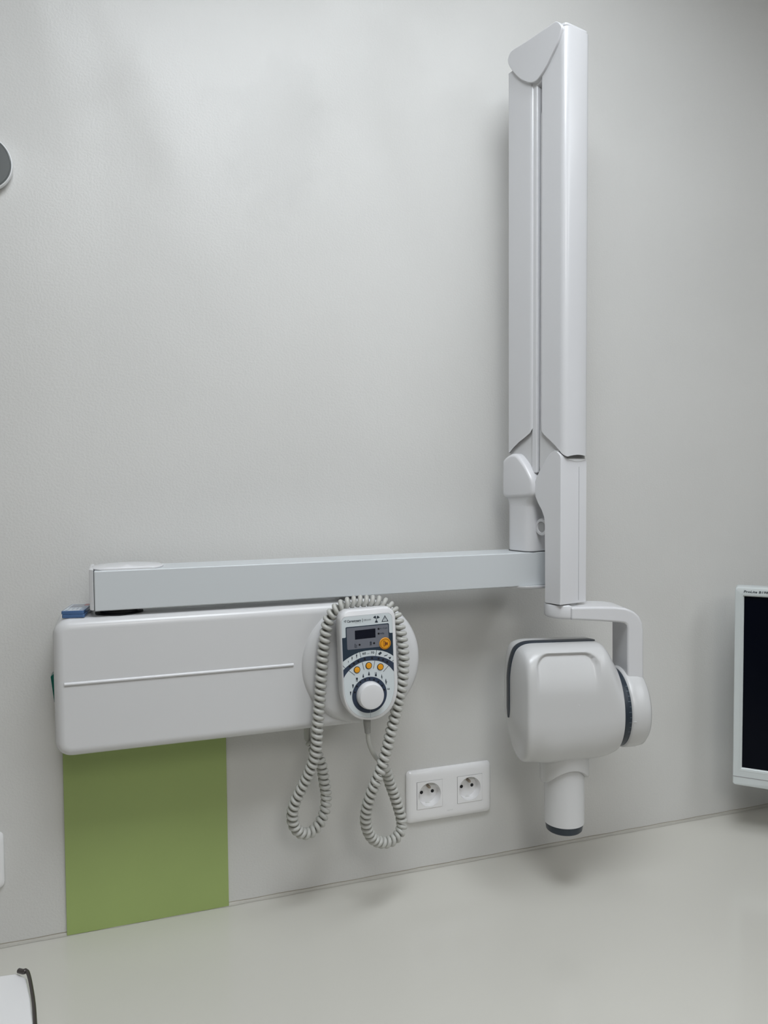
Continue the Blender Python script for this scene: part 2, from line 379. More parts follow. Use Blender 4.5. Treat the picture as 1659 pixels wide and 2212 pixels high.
# front (outer) section
def column(name, s_a, s_b, t_a, t_b, ztop, low, m, parent, rf=.006, rb=.004, bulge=.0, arch=0):
    # rounded upright profile, its lower end cut along the curve low(t)
    plan = []
    def arc(cs, ct, r, a0):
        for k in range(8): a = R(a0+90*k/7); plan.append((cs+r*math.cos(a), ct+r*math.sin(a)))
    arc(s_b-rf, t_b-rf, rf, 0)
    for k in range(1, 12): plan.append((s_b-rf-(s_b-s_a-2*rf)*k/12, t_b))
    arc(s_a+rf, t_b-rf, rf, 90)
    for k in range(1, 24): plan.append((s_a, t_b-rf-(t_b-t_a-rf-rb)*k/24))
    arc(s_a+rb, t_a+rb, rb, 180); arc(s_b-rb, t_a+rb, rb, 270)
    for k in range(1, 24): plan.append((s_b, t_a+rb+(t_b-t_a-rf-rb)*k/24))
    hs = (s_b-s_a)/2; ms = (s_a+s_b)/2; q = []
    for a, b in plan:
        if bulge and b > t_b-rf-1e-6: b += bulge*(1-((a-ms)/hs)**2)
        q.append((a, b))
    v = []; f = []; n = len(q)
    for (a, b) in q: v.append(S(a+(.0012 if a < ms else -.0012), b-.0012*(b > (t_a+t_b)/2), ztop))
    for (a, b) in q: v.append(S(a, b, ztop-.0012))
    for (a, b) in q: v.append(S(a, b, low(b)+(arch*max(0, 1-((a-ms-.002)/(hs*.8))**2) if b > t_b-.002 else 0)))
    for (a, b) in q: v.append(S(a+(.0012 if a < ms else -.0012), b, low(b)+.0012+(arch*max(0, 1-((a-ms-.002)/(hs*.8))**2) if b > t_b-.002 else 0)))
    for r in range(3):
        for i in range(n): f.append([r*n+i, r*n+(i+1) % n, (r+1)*n+(i+1) % n, (r+1)*n+i])
    f.append(list(range(n)))
    return link(name, v, f, m, parent, smooth=40)
def interp(P):
    P = sorted(P)
    def g(t):
        if t <= P[0][0]: return P[0][1]
        for (a, za), (b, zb) in zip(P, P[1:]):
            if t <= b: return za+(zb-za)*(t-a)/(b-a)
        return P[-1][1]
    return g
lowf = [tz(*q, s0) for q in ((1219, 986), (1214, 981), (1206, 970), (1197, 960), (1186, 949), (1175, 939), (1169, 930), (1167, 915))]
tb_ = tz(1167.5, 900, s0)[0]
fp = column('upper_arm_section', s0, s0+.051, tb_, .0232, ZT, interp(lowf), WHITE2, unit, rf=.0085, rb=.003, bulge=.0015, arch=.0026)
ta1, ta0 = tz(1150.5, 500, s0)[0], tz(1097, 500, s0)[0]
lowr = [tz(*q, s0) for q in ((1148.5, 925), (1145, 935), (1135, 944), (1122, 954), (1110, 966), (1099, 979))]
zt2 = tz(1098, 140, s0)[1]
rp = column('lower_arm_section', s0, s0+.050, ta0, ta1, tz(1110, 150, s0)[1], interp(lowr), WHITE2, unit, rf=.006, rb=.003)
# inner rails between the sections
zr0 = tz(1160, 1022, -.02)[1]; zr1 = tz(1160, 165, -.02)[1]
prism('inner_rail', [S(-.0245, ta1-.004, zr0), S(-.0245, ta1+.0065, zr0), S(-.0245, ta1+.0065, zr1), S(-.0245, ta1-.004, zr1)], US*.03, WHITE2, rp, bevel=.002)
zz = tz(1163, 242, -.02)[1]
prism('rail_guard', [S(-.020, ta1+.009, zr0+.05), S(-.020, tb_+.002, zr0+.05), S(-.020, tb_+.002, zz), S(-.020, ta1+.012, zz), S(-.020, ta1+.009, zz-.006)], US*.03, WHITE2, fp, bevel=.001)
prism('rail_stop', [S(-.021, ta1+.006, zr0-.004), S(-.021, ta1+.013, zr0-.004), S(-.021, ta1+.013, zr0-.0005), S(-.021, ta1+.006, zr0-.0005)], US*.02, BLACK, rp)
# inner cores that show below the slanting ends
def q3(pts, s): return [side(x, y, s) for x, y in pts]
prism('inner_link', q3([(1103, 930), (1153, 900), (1158, 1030), (1150, 1060), (1110, 1060), (1100, 990)], -.022), US*.040, WHITE, rp, bevel=.001)
prism('inner_link', q3([(1170, 900), (1212, 900), (1212, 1040), (1170, 1040), (1165, 1010), (1166, 930)], -.022), US*.040, WHITE, fp, bevel=.001)
# elbow body and cover plate at the top
cov = [(1096.5, 131), (1098.5, 121), (1103, 112), (1110, 106), (1118, 101), (1130, 93.5), (1142, 86), (1158, 75), (1174, 64), (1188, 54.5), (1197, 48), (1201, 46), (1205, 47), (1209, 51), (1212.5, 57), (1212, 65), (1205, 89), (1197, 107), (1190, 121), (1182, 138), (1173, 154), (1162, 170), (1156, 175.5), (1149, 178.5), (1140, 178), (1130, 174), (1120, 168), (1108, 155), (1099, 141)]
body = [side(x, y, s0) for x, y in cov]
el = prism('elbow_body', [S(s0+.002, ta0+.004, zt2-.004), S(s0+.002, ta0+.008, zt2+.004), S(s0+.002, ta0+.024, zt2+.016), S(s0+.002, tb_+.008, ZT-.026), S(s0+.002, tb_+.010, ZT-.036), S(s0+.002, tb_-.001, ZT-.058), S(s0+.002, ta1-.006, ZT-.064)], US*.030, WHITE2, unit, bevel=.002)
prism('elbow_cover', csm([side(x, y, s0-.004) for x, y in cov], 3), US*.0075, WHITE2, el, bevel=.0012, bang=60)
prism('top_cap', rounded([S(s0+.0015, tb_+.002, ZT), S(s0+.0015, .022, ZT), S(s0+.0485, .022, ZT), S(s0+.0485, tb_+.002, ZT)], .006, 5), (0, 0, .0045), WHITE2, fp, bevel=.0015)
# rear lower housing: hooded knuckle on a rounded post
sh = -.036
hood = csm([side(x, y, sh) for x, y in ((1083.5, 1000), (1086, 992), (1095, 984), (1104, 980), (1113, 981), (1122, 990), (1133, 1006), (1142, 1022), (1148, 1036), (1150, 1050), (1149, 1066), (1142, 1074), (1115, 1076), (1092, 1076), (1085, 1073), (1083, 1065), (1083, 1035))], 4)
tc_ = (ta0+ta1)/2-.002
zA = AZ1+.001; zH = tz(1120, 1090, sh)[1]
kb = prism('knuckle_base', rounded([S(-.031, tc_-.026, zA), S(-.031, tc_+.026, zA), S(.028, tc_+.026, zA), S(.028, tc_-.026, zA)], .017, 8), (0, 0, zH-zA+.03), WHITE2, unit, bevel=.001, smooth=50)
hc_ = Vector(((min(p.x for p in hood)+max(p.x for p in hood))/2, (min(p.y for p in hood)+max(p.y for p in hood))/2, (min(p.z for p in hood)+max(p.z for p in hood))/2))
ht = [((p-hc_).dot(UT), p.z-hc_.z) for p in hood]; hx = max(a for a, b in ht)-min(a for a, b in ht); hz = max(b for a, b in ht)-min(b for a, b in ht)
v = []; f = []; n = len(ht); NK = 8; rr_ = .0065
prof_ = [(rr_*(1-math.sin(R(90*k/(NK-1)))), rr_*(1-math.cos(R(90*k/(NK-1))))) for k in range(NK)]+[(0, .062), (.003, .068)]
for ins, ds in prof_:
    for a, b in ht: v.append(hc_+US*ds+UT*(a*(1-2*ins/hx))+Vector((0, 0, b*(1-2*ins/hz))))
for j in range(len(prof_)-1):
    for i in range(n): f.append([j*n+i, j*n+(i+1) % n, (j+1)*n+(i+1) % n, (j+1)*n+i])
f.append(list(range(n))); f.append([(len(prof_)-1)*n+i for i in range(n)])
link('knuckle_hood', v, f, WHITE2, kb, smooth=45)

# flare between hood and post
fl = [tz(1085, 1068, sh), tz(1149, 1066, sh)]
v = []; f = []
def ring8(sa, sb, ta, tb, z, r=.012): return rounded([S(sa, ta, z), S(sa, tb, z), S(sb, tb, z), S(sb, ta, z)], r, 5)
NR = 9; ZT1 = tz(1100, 1060, sh)[1]; ZT2 = tz(1100, 1093, sh)[1]
for k in range(NR):
    e = k/(NR-1); w_ = e*e*(3-2*e)
    sa = sh+.0022+(.0050-.0022)*w_; tA = (fl[0][0]+.0016)*(1-w_)+(tc_-.0262)*w_; tB = (fl[1][0]-.0016)*(1-w_)+(tc_+.0262)*w_
    v += ring8(sa, .0300, tA, tB, ZT1+(ZT2-ZT1)*e, .006+.011*w_)
n = len(v)//NR
for j in range(NR-1):
    for i in range(n): f.append([j*n+i, j*n+(i+1) % n, (j+1)*n+(i+1) % n, (j+1)*n+i])
f.append(list(range(n))); f.append(list(range(NR*n-1, (NR-1)*n-1, -1)))
link('knuckle_flare', v, f, WHITE2, kb, smooth=60)
prism('seam_ring', rounded([S(-.0315, tc_-.0265, zA-.0008), S(-.0315, tc_+.0265, zA-.0008), S(.0285, tc_+.0265, zA-.0008), S(.0285, tc_-.0265, zA-.0008)], .017, 8), (0, 0, .0012), SEAM, kb)
# side bushing
bc = side(1178, 1138, -.008)
bu = lathe('bushing', bc+US*.006, -US, [(.0135, 0), (.0135, .012), (.0125, .0145), (.0085, .0150), (.0080, .0130)], WHITE2, kb, n=32, smooth=40)
lathe('bushing_core', bc-US*.006, -US, [(.0078, -.001), (.0078, .0012)], MIDG, bu, n=24)
# front lower housing
sf = -.030
ho = [(1177, 1296.5), (1177, 1200), (1176.5, 1130), (1175, 1117), (1170, 1102), (1162, 1087), (1156.5, 1073), (1154, 1058), (1154.5, 1043), (1159, 1030), (1166, 1016), (1174, 1002), (1182, 988), (1190, 978), (1198, 973.5), (1204, 974)]
hp = [side(x, y, sf) for x, y in ho]; tF = .0195
zH1 = tz(1210, 990, sf)[1]; zB = Pp.z+.0005
hp[0] = S(sf, (hp[0]-Pp).dot(UT), zB)
hp += [S(sf, tF-.0075, side(1206, 976, sf).z), S(sf, tF-.0035, side(1206, 980, sf).z), S(sf, tF-.0008, side(1208, 985, sf).z), S(sf, tF, side(1208, 992, sf).z), S(sf, tF, zB)]
zF = tz(1244, 990.5, .0)[1]
t0_ = (hp[0]-Pp).dot(UT)
fh = prism('front_housing', hp, US*.0540, WHITE2, unit)
cut(fh, prism('cutter', [S(-.0172, -.06, zF), S(-.0172, .05, zF), S(-.0172, .05, zF+.1), S(-.0172, -.06, zF+.1)], US*.08, WHITE2))
b = fh.modifiers.new('bevel', 'BEVEL'); b.width = .0030; b.segments = 4; b.limit_method = 'ANGLE'; b.angle_limit = R(40); b.harden_normals = True
fh.data.shade_smooth(); fh.data.set_sharp_from_angle(angle=R(35))
prism('hinge_core', [S(-.015, tF-.004, zF-.002), S(.0245, tF-.004, zF-.002), S(.0245, tF-.004, zF+.010), S(-.015, tF-.004, zF+.010)], -UT*.01, MIDG, fh)
prism('housing_seam', [S(.0075, tF+.0001, zB+.004), S(.0079, tF+.0001, zB+.004), S(.0079, tF+.0001, zH1-.012), S(.0075, tF+.0001, zH1-.012)], UT*.0002, SOFTSEAM, fh)
lens = []
zL = zF-.0004
for k in range(13): e = k/12; lens.append(S(-.0165+.040*e, tF+.0002, zL-.0038*(1-(2*e-1)**2)))
lens += [S(.0235, tF-.004, zL+.0006), S(-.0165, tF-.004, zL+.0006)]
prism('top_lip', lens, UT*.0003, DISCR, fh, smooth=0)


# swivel and yoke: u along the yoke, v towards the room
GM = R(13.0); UU = Vector((math.cos(GM), -math.sin(GM), 0)); UV = Vector((-math.sin(GM), -math.cos(GM), 0))
def V3(u, v_, z): return Vector((Pp.x, Pp.y, 0))+UU*u+UV*v_+Vector((0, 0, z))
def uz(px, py, v_):
    p = hit(px, py, Pp+UV*v_, UV); return (p-Pp).dot(UU), p.z
def pv(px, py, v_): return hit(px, py, Pp+UV*v_, UV)
zsw = uz(1233, 1339, .03)[1]
uS = uz(1233, 1320, .0295)[0]
v = []; f = []
for (ins, z) in ((.0045, zsw), (.0028, zsw+.0005), (.0014, zsw+.0014), (.0004, zsw+.0028), (0, zsw+.0046), (0, Pp.z-.0024), (.0004, Pp.z-.0017), (.0014, Pp.z-.0013)):
    k = 1-ins/.03
    v += [V3(-.0302*k*math.cos(R(q*5-90)), .0295*k*math.sin(R(q*5-90)), z) for q in range(37)]+[V3(uS, .0295*k, z), V3(uS, -.0295*k, z)]
n = 39
for j in range(7):
    for i in range(n): f.append([j*n+i, j*n+(i+1) % n, (j+1)*n+(i+1) % n, (j+1)*n+i])
f.append(list(range(n))); f.append([7*n+i for i in range(n)])
sw = link('swivel', v, f, WHITE2, unit, smooth=40)
lathe('swivel_collar', (Pp.x, Pp.y, 0), (0, 0, 1), [(.017, Pp.z-.004), (.017, Pp.z+.001)], MIDG, sw, n=48)
yo = [(1233.5, 1312), (1300, 1311), (1330, 1311.5), (1352, 1314), (1370, 1321), (1382, 1332), (1388, 1346), (1390.5, 1362), (1390.5, 1400), (1391, 1470), (1356, 1470), (1356, 1380), (1356, 1358), (1355, 1351), (1350, 1347), (1340, 1345.5), (1300, 1342.5), (1260, 1340.5), (1233.5, 1339.5)]
yk = prism('yoke', [pv(x, y, .0295) for x, y in yo], -UV*.059, WHITE2, unit, bevel=.0035, seg=4, bang=50)
a_, b_ = pv(1233, 1314.5, .0290), pv(1233, 1338.5, .0290)
prism('yoke_seam', [a_-UU*.0002, a_+UU*.0006, b_+UU*.0006, b_-UU*.0002], UV*.0007, SOFTSEAM, yk)

# tube head
RH = .0598
zc = (uz(1322, 1438, 0)[1]+uz(1335, 1611, 0)[1])/2
ur0, ur1, uh1 = uz(1348.5, 1540, RH)[0], uz(1368.5, 1540, RH)[0], uz(1413, 1540, RH)[0]
hc = V3(0, 0, zc)
lathe('joint_hub', hc+UU*ur1, UU, [(.05, -.004), (RH-.001, 0), (RH, .002), (RH, .010), (RH-.0004, (uh1-ur1)*.60), (RH-.0022, (uh1-ur1)*.88), (RH-.006, (uh1-ur1)*.99), (RH-.013, (uh1-ur1)*1.04), (RH-.03, (uh1-ur1)*1.07), (.0, uh1-ur1+.003)], HEADW, yk, n=96, smooth=60)
# fillet where the yoke leg meets the hub
head = lathe('dial_ring', hc+UU*ur0, UU, [(.045, -.002), (RH-.003, 0), (RH-.0022, .001), (RH-.0022, ur1-ur0-.001), (RH-.003, ur1-ur0)], NAVY, unit, n=96, smooth=50)
tk = []; tf = []
for k in range(-6, 7):                    # degree ticks printed on the ring
    a = R(k*7.5); ln = .004 if k % 2 else .0028
    for (du, da) in ((0, -.008), (ln, -.008), (ln, .008), (0, .008)):
        ang = a+da; p = hc+UU*(ur1-.0012-du)+(UV*math.cos(ang)+Vector((0, 0, 1))*math.sin(ang))*(RH-.0020); tk.append(p)
    tf.append([len(tk)-4, len(tk)-3, len(tk)-2, len(tk)-1])
flat('dial_marks', tk, tf, TICK, UV, head)
ip = hc+UU*(ur1+.0002)+(UV*math.cos(R(4)))*(RH+.0003)+Vector((0, 0, -.006))
prism('index_mark', [ip, ip+UU*.0045, ip+UU*.0045+Vector((0, 0, .0008)), ip+Vector((0, 0, .0008))], UV*.0004, DISCR, head)
def sgp(c, e): return math.copysign(abs(c)**e, c)
sec = [ # px, top y, bottom y, half depth, exp top, exp bottom
 (1098.5, 1466, 1536, .018, 3.0, 2.2), (1099, 1456, 1548, .023, 3.2, 2.2), (1101, 1438, 1560, .031, 3.6, 2.2), (1104, 1423, 1576, .0395, 3.8, 2.2), (1108, 1410, 1596, .0480, 4.0, 2.2), (1112, 1402, 1613, .0545, 4.2, 2.2), (1115.5, 1398, 1628, .0590, 4.3, 2.2), (1119, 1395, 1636, .0608, 4.4, 2.2), (1124, 1392, 1639.5, .0615, 4.4, 2.2), (1132, 1389, 1640, .0615, 4.4, 2.2),
 (1145, 1387, 1640, .0615, 4.4, 2.2), (1170, 1386, 1639, .0615, 4.4, 2.55), (1200, 1385, 1637, .0615, 4.3, 2.45), (1240, 1383.5, 1634, .0615, 4.2, 2.35), (1270, 1382.5, 1631, .0615, 4.0, 2.25), (1280, 1383, 1630, .0614, 3.8, 2.2), (1288, 1386, 1628.5, .0613, 3.4, 2.15), (1296, 1395, 1626.5, .0612, 3.0, 2.1), (1306, 1411, 1622.5, .0608, 2.5, 2.05), (1315, 1427, 1617.5, .0606, 2.15, 2.0)]
pk = [Vector((uz(x, 1500, 0)[0], uz(x, t, 0)[1], uz(x, b, 0)[1])) for x, t, b, *_ in sec]+[Vector((ur0, zc+RH+.0008, zc-RH-.0008))]
pe = [Vector((h, a, b)) for _, _, _, h, a, b in sec]+[Vector((RH+.0008, 2, 2))]
A = csm(pk, 5, False); B = csm(pe, 5, False)
NN = 160; hv = []; hf = []
g0 = pv(1161, 1417, .06); g1 = pv(1298, 1417, .06); gu0, gu1 = (g0-Pp).dot(UU), (g1-Pp).dot(UU); gz = g0.z
def sstep(a, b, x):
    x = max(0, min(1, (x-a)/(b-a))); return x*x*(3-2*x)
for p, q in zip(A, B):
    u, zt_, zb_ = p; h_, n1_, n2_ = q; mid = zc if True else 0
    mid = min(max(zc, zb_+.004), zt_-.004)
    for k in range(NN):
        th = 2*PI*k/NN; c, s = math.cos(th), math.sin(th); e_ = 2/(n1_ if s > 0 else n2_)
        v_ = h_*sgp(c, e_); hh = (zt_-mid) if s > 0 else (mid-zb_)
        z = mid+hh*sgp(s, 2/(n1_ if s > 0 else n2_))
        if v_ > .02:                      # shallow grip recess on the room side
            cr = .020; du = min(u-gu0, (gu1-.55*max(0, 0)-u)); dz = gz-z
            if dz > -.004 and du > -.004:
                d_ = min(du, dz) if not (du < cr and dz < cr) else cr-math.hypot(cr-du, cr-dz)
                v_ -= .0085*sstep(-.0005, .0045, d_)*(1-sstep(.004, .058, dz))
        hv.append(V3(u, v_, z))
nr = len(A)
for j in range(nr-1):
    for i in range(NN): hf.append([j*NN+i, j*NN+(i+1) % NN, (j+1)*NN+(i+1) % NN, (j+1)*NN+i])
# rounded closing of the left end
hf.append(list(range(NN))); hf.append([(nr-1)*NN+i for i in range(NN)][::-1])
th_ = link('tube_head', hv, hf, HEADW, unit, smooth=70)
# dark seam band over the top and down the end
bandpx = [(1101.5, 1549), (1101, 1530), (1100.5, 1500), (1101.5, 1470), (1103, 1447), (1107, 1425), (1113, 1410), (1121, 1400), (1132, 1393), (1146, 1389), (1180, 1387), (1220, 1385.5), (1260, 1384), (1284, 1383.5)]
bp_ = csm([Vector((*uz(x, y, 0), 0)) for x, y in bandpx], 5, False)
bvh = BVHTree.FromPolygons([tuple(x) for x in hv], hf)
v = []; f = []
for i, p in enumerate(bp_):
    d = (bp_[min(i+1, len(bp_)-1)]-bp_[max(i-1, 0)]).normalized(); nx, nz = -d.y, d.x   # outward
    tpr = min(1, i/6+.25, (len(bp_)-1-i)/3+.3)
    o_ = V3(p.x, 0, p.y); nv = UU*nx+Vector((0, 0, nz))
    loc = bvh.ray_cast(o_+nv*.05, -nv)[0]
    if loc is not None: o_ = loc
    for (b_, hgt) in ((-.0080, -.0015), (-.0076, .0010), (-.003, .0018), (.003, .0018), (.0076, .0010), (.0080, -.0015)):
        v.append(o_+UV*(b_*tpr)+nv*hgt)
for i in range(len(bp_)-1):
    for j in range(5): f.append([i*6+j, i*6+j+1, (i+1)*6+j+1, (i+1)*6+j])
    f.append([i*6+5, i*6, (i+1)*6, (i+1)*6+5])
f.append([0, 1, 2, 3, 4, 5]); f.append([(len(bp_)-1)*6+j for j in range(6)])
link('seam_band', v, f, NAVY, th_, smooth=40)
# raised border beside the band
dt = pv(1251, 1524, .0615)
lathe('screw_cover', dt-UV*.003, UV, [(.0016, 0), (.0016, .0028), (.0012, .0032)], WHITE, th_, n=20)
# collar with saddle cut
RC = .0362; zct = zc-.04
v = []; f = []; n = 72
zl, zr_, zn = uz(1171, 1688, 0)[1], uz(1273, 1676, 0)[1], uz(1240, 1668, RC)[1]
def zcut(a): 
    c, s = math.cos(a), math.sin(a)       # c along u, s along v
    return (zl+zr_)/2+(zr_-zl)/2*c+(zn-(zl+zr_)/2)*(s*s)+.0
rows = []
for (r_, fn) in ((RC, lambda a: zct), (RC, lambda a: zcut(a)+.0025), (RC-.0006, lambda a: zcut(a)+.0008), (RC-.002, lambda a: zcut(a)), (.0300, lambda a: zcut(a)), (.0296, lambda a: zcut(a)+.004)):
    for k in range(n):
        a = 2*PI*k/n; v.append(V3(r_*math.cos(a), r_*math.sin(a), fn(a)))
for j in range(5):
    for i in range(n): f.append([j*n+i, j*n+(i+1) % n, (j+1)*n+(i+1) % n, (j+1)*n+i])
f.append(list(range(n))); f.append([5*n+i for i in range(n)])
link('collar', v, f, HEADW, th_, smooth=40)
RT = .0297; zt0 = uz(1220, 1772, 0)[1]
cn = lathe('beam_cone', (Pp.x, Pp.y, 0), (0, 0, -1), [(RT, -(zct)), (RT, -zt0), (RT-.001, -zt0+.0005)], WHITE, unit and th_, n=72)
zrb = zt0-.0125
lathe('cone_rim', (Pp.x, Pp.y, 0), (0, 0, -1), [(RT-.0018, -zt0), (RT-.0012, -zt0+.0002), (RT-.0030, -zrb-.0015), (RT-.0045, -zrb), (RT-.008, -zrb), (RT-.008, -zrb-.006)], NAVY, cn, n=72)

# ------------------------------------------------------------------ hand control
YH = -.168
hd = thing('hand_control', (0.31, -.15, 1.25), 'white handheld remote control with orange buttons and round dial, hung on the round housing', 'remote control')
def c4(x, y, Y=YH): return at(690+x/7.373, 1270+y/7.373, Y)
outl = [(312, 560), (318, 480), (345, 420), (400, 372), (470, 352), (700, 332), (1040, 300), (1110, 313), (1165, 355), (1196, 430), (1203, 520), (1215, 900), (1232, 1300), (1240, 1520), (1228, 1690), (1180, 1840), (1100, 1960), (990, 2048), (860, 2092), (740, 2100), (610, 2078), (500, 2010), (420, 1905), (375, 1780), (355, 1640), (342, 1300), (326, 900)]
body_pts = csm([c4(x, y, YH+.004) for x, y in outl], 4)
cen = sum(body_pts, Vector())/len(body_pts)
v = []; f = []; n = len(body_pts)
for (sc_, dy) in ((.975, 0), (.99, .0012), (.998, .0035), (1.0, .007), (.995, .020), (.96, .028)):
    for p in body_pts: 
        d = p-cen; v.append(cen+Vector((d.x*(1-(1-sc_)*1.5), 0, d.z*sc_))+Vector((0, dy-.004, 0)))
for j in range(5):
    for i in range(n): f.append([j*n+i, j*n+(i+1) % n, (j+1)*n+(i+1) % n, (j+1)*n+i])
f.append(list(range(n))); f.append([5*n+i for i in range(n)])
hs = link('housing', v, f, HANDW, hd, smooth=50)
lathe('hanger', (cen.x, YH+.026, cen.z+.01), (0, 1, 0), [(.012, 0), (.012, .011), (.015, .0148)], WHITE, hs, n=32)
LV = [0]
def lay(name, pts, m, parent, lift, sm=0):     # printed area: thin film on the faceplate
    P = [c4(x, y, YH-.0001*lift) for x, y in pts]
    if sm: P = csm(P, sm)
    return prism(name, P, (0, .00008, 0), m, parent, smooth=0)
def circ(cx_, cy_, rx, n=32, ry=None): return [(cx_+rx*math.cos(2*PI*k/n), cy_+(ry or rx*1.045)*math.sin(2*PI*k/n)) for k in range(n)]
fpo = [(350, 560), (362, 505), (385, 475), (430, 458), (700, 432), (1060, 398), (1105, 402), (1140, 425), (1156, 460), (1162, 520), (1175, 900), (1188, 1300), (1196, 1550), (1180, 1700), (1130, 1850), (1040, 1965), (930, 2035), (810, 2068), (700, 2060), (590, 2020), (490, 1925), (425, 1800), (400, 1680), (388, 1500), (375, 1200), (362, 850)]
fpc = csm([Vector((x, y, 0)) for x, y in fpo], 4)
cx0, cy0 = 780, 1250
lay('faceplate_edge', [(p.x, p.y) for p in fpc], SOFTSEAM, hs, 1)
fc = lay('faceplate', [((p.x-cx0)*.993+cx0, (p.y-cy0)*.996+cy0) for p in fpc], FACE, hs, 2)
def edgeL(y): 
    ys = [(458, 430), (560, 352), (850, 364), (1200, 377), (1500, 390)]
    for (a, b), (c, d) in zip(ys, ys[1:]):
        if y <= c: return b+(d-b)*(y-a)/(c-a)+2
    return 392
def edgeR(y): return 1160+(y-520)*.0335
# navy field behind the display, bounded below by the big arc
arcU = [(375, 1178), (420, 1142), (480, 1102), (550, 1062), (630, 1026), (720, 1003), (800, 992), (900, 989), (1000, 1000), (1080, 1025), (1140, 1056), (1176, 1084)]
ud = [(361, 800), (405, 797), (418, 790), (420, 780), (416, 640), (424, 630), (440, 626), (700, 602), (1090, 562), (1102, 566), (1107, 580), (1112, 700), (1118, 712), (1128, 716), (1165, 714)]
lay('navy_field', ud+[(1174, 1000)]+arcU[::-1], FNAVY, fc, 3)
lay('display_panel', [(432, 650), (440, 641), (1085, 578), (1093, 585), (1104, 800), (1110, 915), (1104, 922), (460, 988), (448, 982), (444, 970)], FGREY, fc, 4)
lay('display', [(564, 682), (891, 645), (894, 788), (568, 824)], FDISP, fc, 5)
# slate arc band
aU = [(380, 1310), (430, 1262), (500, 1205), (560, 1165), (640, 1122), (720, 1097), (800, 1085), (880, 1083), (960, 1092), (1040, 1113), (1110, 1143), (1183, 1190)]
aD = [(388, 1438), (420, 1380), (470, 1318), (540, 1258), (620, 1208), (700, 1175), (780, 1160), (860, 1156), (940, 1163), (1020, 1188), (1090, 1230), (1140, 1275), (1187, 1332)]
cU = csm([Vector((*p, 0)) for p in aU], 4, False); cD = csm([Vector((*p, 0)) for p in aD], 4, False)
lay('scale_band', [(p.x, p.y) for p in cU]+[(p.x, p.y) for p in cD][::-1], FRING, fc, 3)
def strip(name, x0, y0, x1, y1, w_, m=INK, lift=4):
    L_ = math.hypot(x1-x0, y1-y0); nx, ny = -(y1-y0)/L_*w_/2, (x1-x0)/L_*w_/2
    return lay(name, [(x0+nx, y0+ny), (x1+nx, y1+ny), (x1-nx, y1-ny), (x0-nx, y0-ny)], m, fc, lift)
def multi(name, polys, m, lift, parent=None):
    v = []; f = []
    for P in polys:
        b = len(v); k = len(P); v += [c4(x, y, YH-.0001*lift) for x, y in P]+[c4(x, y, YH-.0001*lift+.00008) for x, y in P]
        f.append(list(range(b, b+k))); f.append(list(range(b+2*k-1, b+k-1, -1)))
        f += [[b+i, b+(i+1) % k, b+k+(i+1) % k, b+k+i] for i in range(k)]
    return link(name, v, f, m, parent or fc, smooth=0)
def seg(x0, y0, x1, y1, w_):
    L_ = math.hypot(x1-x0, y1-y0); nx, ny = -(y1-y0)/L_*w_/2, (x1-x0)/L_*w_/2
    return [(x0+nx, y0+ny), (x1+nx, y1+ny), (x1-nx, y1-ny), (x0-nx, y0-ny)]
multi('scale_lines', [seg(640, 1022, 662, 1108, 7), seg(912, 990, 896, 1083, 7), seg(374, 1240, 410, 1278, 7), seg(1158, 1172, 1178, 1150, 7), seg(470, 1318, 564, 1390, 7), seg(682, 1186, 712, 1306, 7), seg(884, 1160, 860, 1286, 7), seg(1098, 1242, 1016, 1334, 7)], INK, 4)
multi('indicator_lights', [circ(x, y, 16, 16) for x, y in ((942, 652), (943, 728), (640, 906), (871, 880), (482, 1252), (549, 1206), (619, 1168), (722, 1132), (838, 1118), (943, 1126), (1013, 1147), (1080, 1179))], HOLE, 6)
# printed signs
multi('warning_sign', [[(1042, 434), (1100, 532), (988, 542)]], INK, 3)
multi('warning_sign', [[(1042, 456), (1080, 523), (1008, 530)]], FACE, 4)
multi('warning_sign', [seg(1042, 466, 1043, 512, 7), seg(1043, 519, 1043, 525, 7)], INK, 5)
tre = [circ(908, 497, 9, 16)]
for a in (-128, -52, 90):
    P = []
    for k in range(7): P.append((908+58*math.cos(R(a-27+9*k)), 497+56*math.sin(R(a-27+9*k))))
    for k in range(5): P.append((908+16*math.cos(R(a+24-12*k)), 497+16*math.sin(R(a+24-12*k))))
    tre.append(P)
multi('radiation_sign', tre, INK, 3)
multi('logo_mark', [seg(392, 530, 425, 518, 6), seg(425, 518, 414, 552, 6), seg(414, 552, 392, 530, 6)], INK, 3)
def wr(s, x0, y0, x1, y1, hgt, m=INK, bold=0.0, shear=0, lift=4, nm='lettering'):
    a, b = c4(x0, y0, YH-.0001*lift), c4(x1, y1, YH-.0001*lift); ex_ = (b-a).normalized(); ey_ = Vector((-ex_.z, 0, ex_.x))
    return text(nm, s, a, ex_, ey_, (c4(x0, y0-hgt)-c4(x0, y0)).length, m, fc, width=(b-a).length, bold=bold, shear=shear, off=0)
wr('Carestream', 441, 553, 662, 533, 39, bold=.02)
wr('DENTAL', 569, 562, 664, 553, 11, INKG)
multi('logo_bar', [seg(685, 488, 686, 548, 7)], INK, 3)
wr('CS', 706, 526, 745, 522, 26, bold=.015)
wr('2200', 752, 523, 822, 514, 26, INKG)
wr('4 - 7 mA', 966, 657, 1082, 645, 20, lift=7, bold=.015)
wr('mGy', 968, 735, 1034, 729, 24, lift=7, bold=.015)
wr('60', 684, 1064, 742, 1058, 36, bold=.02); wr('kV', 764, 1055, 798, 1051, 16); wr('70', 818, 1050, 874, 1044, 36, bold=.02)
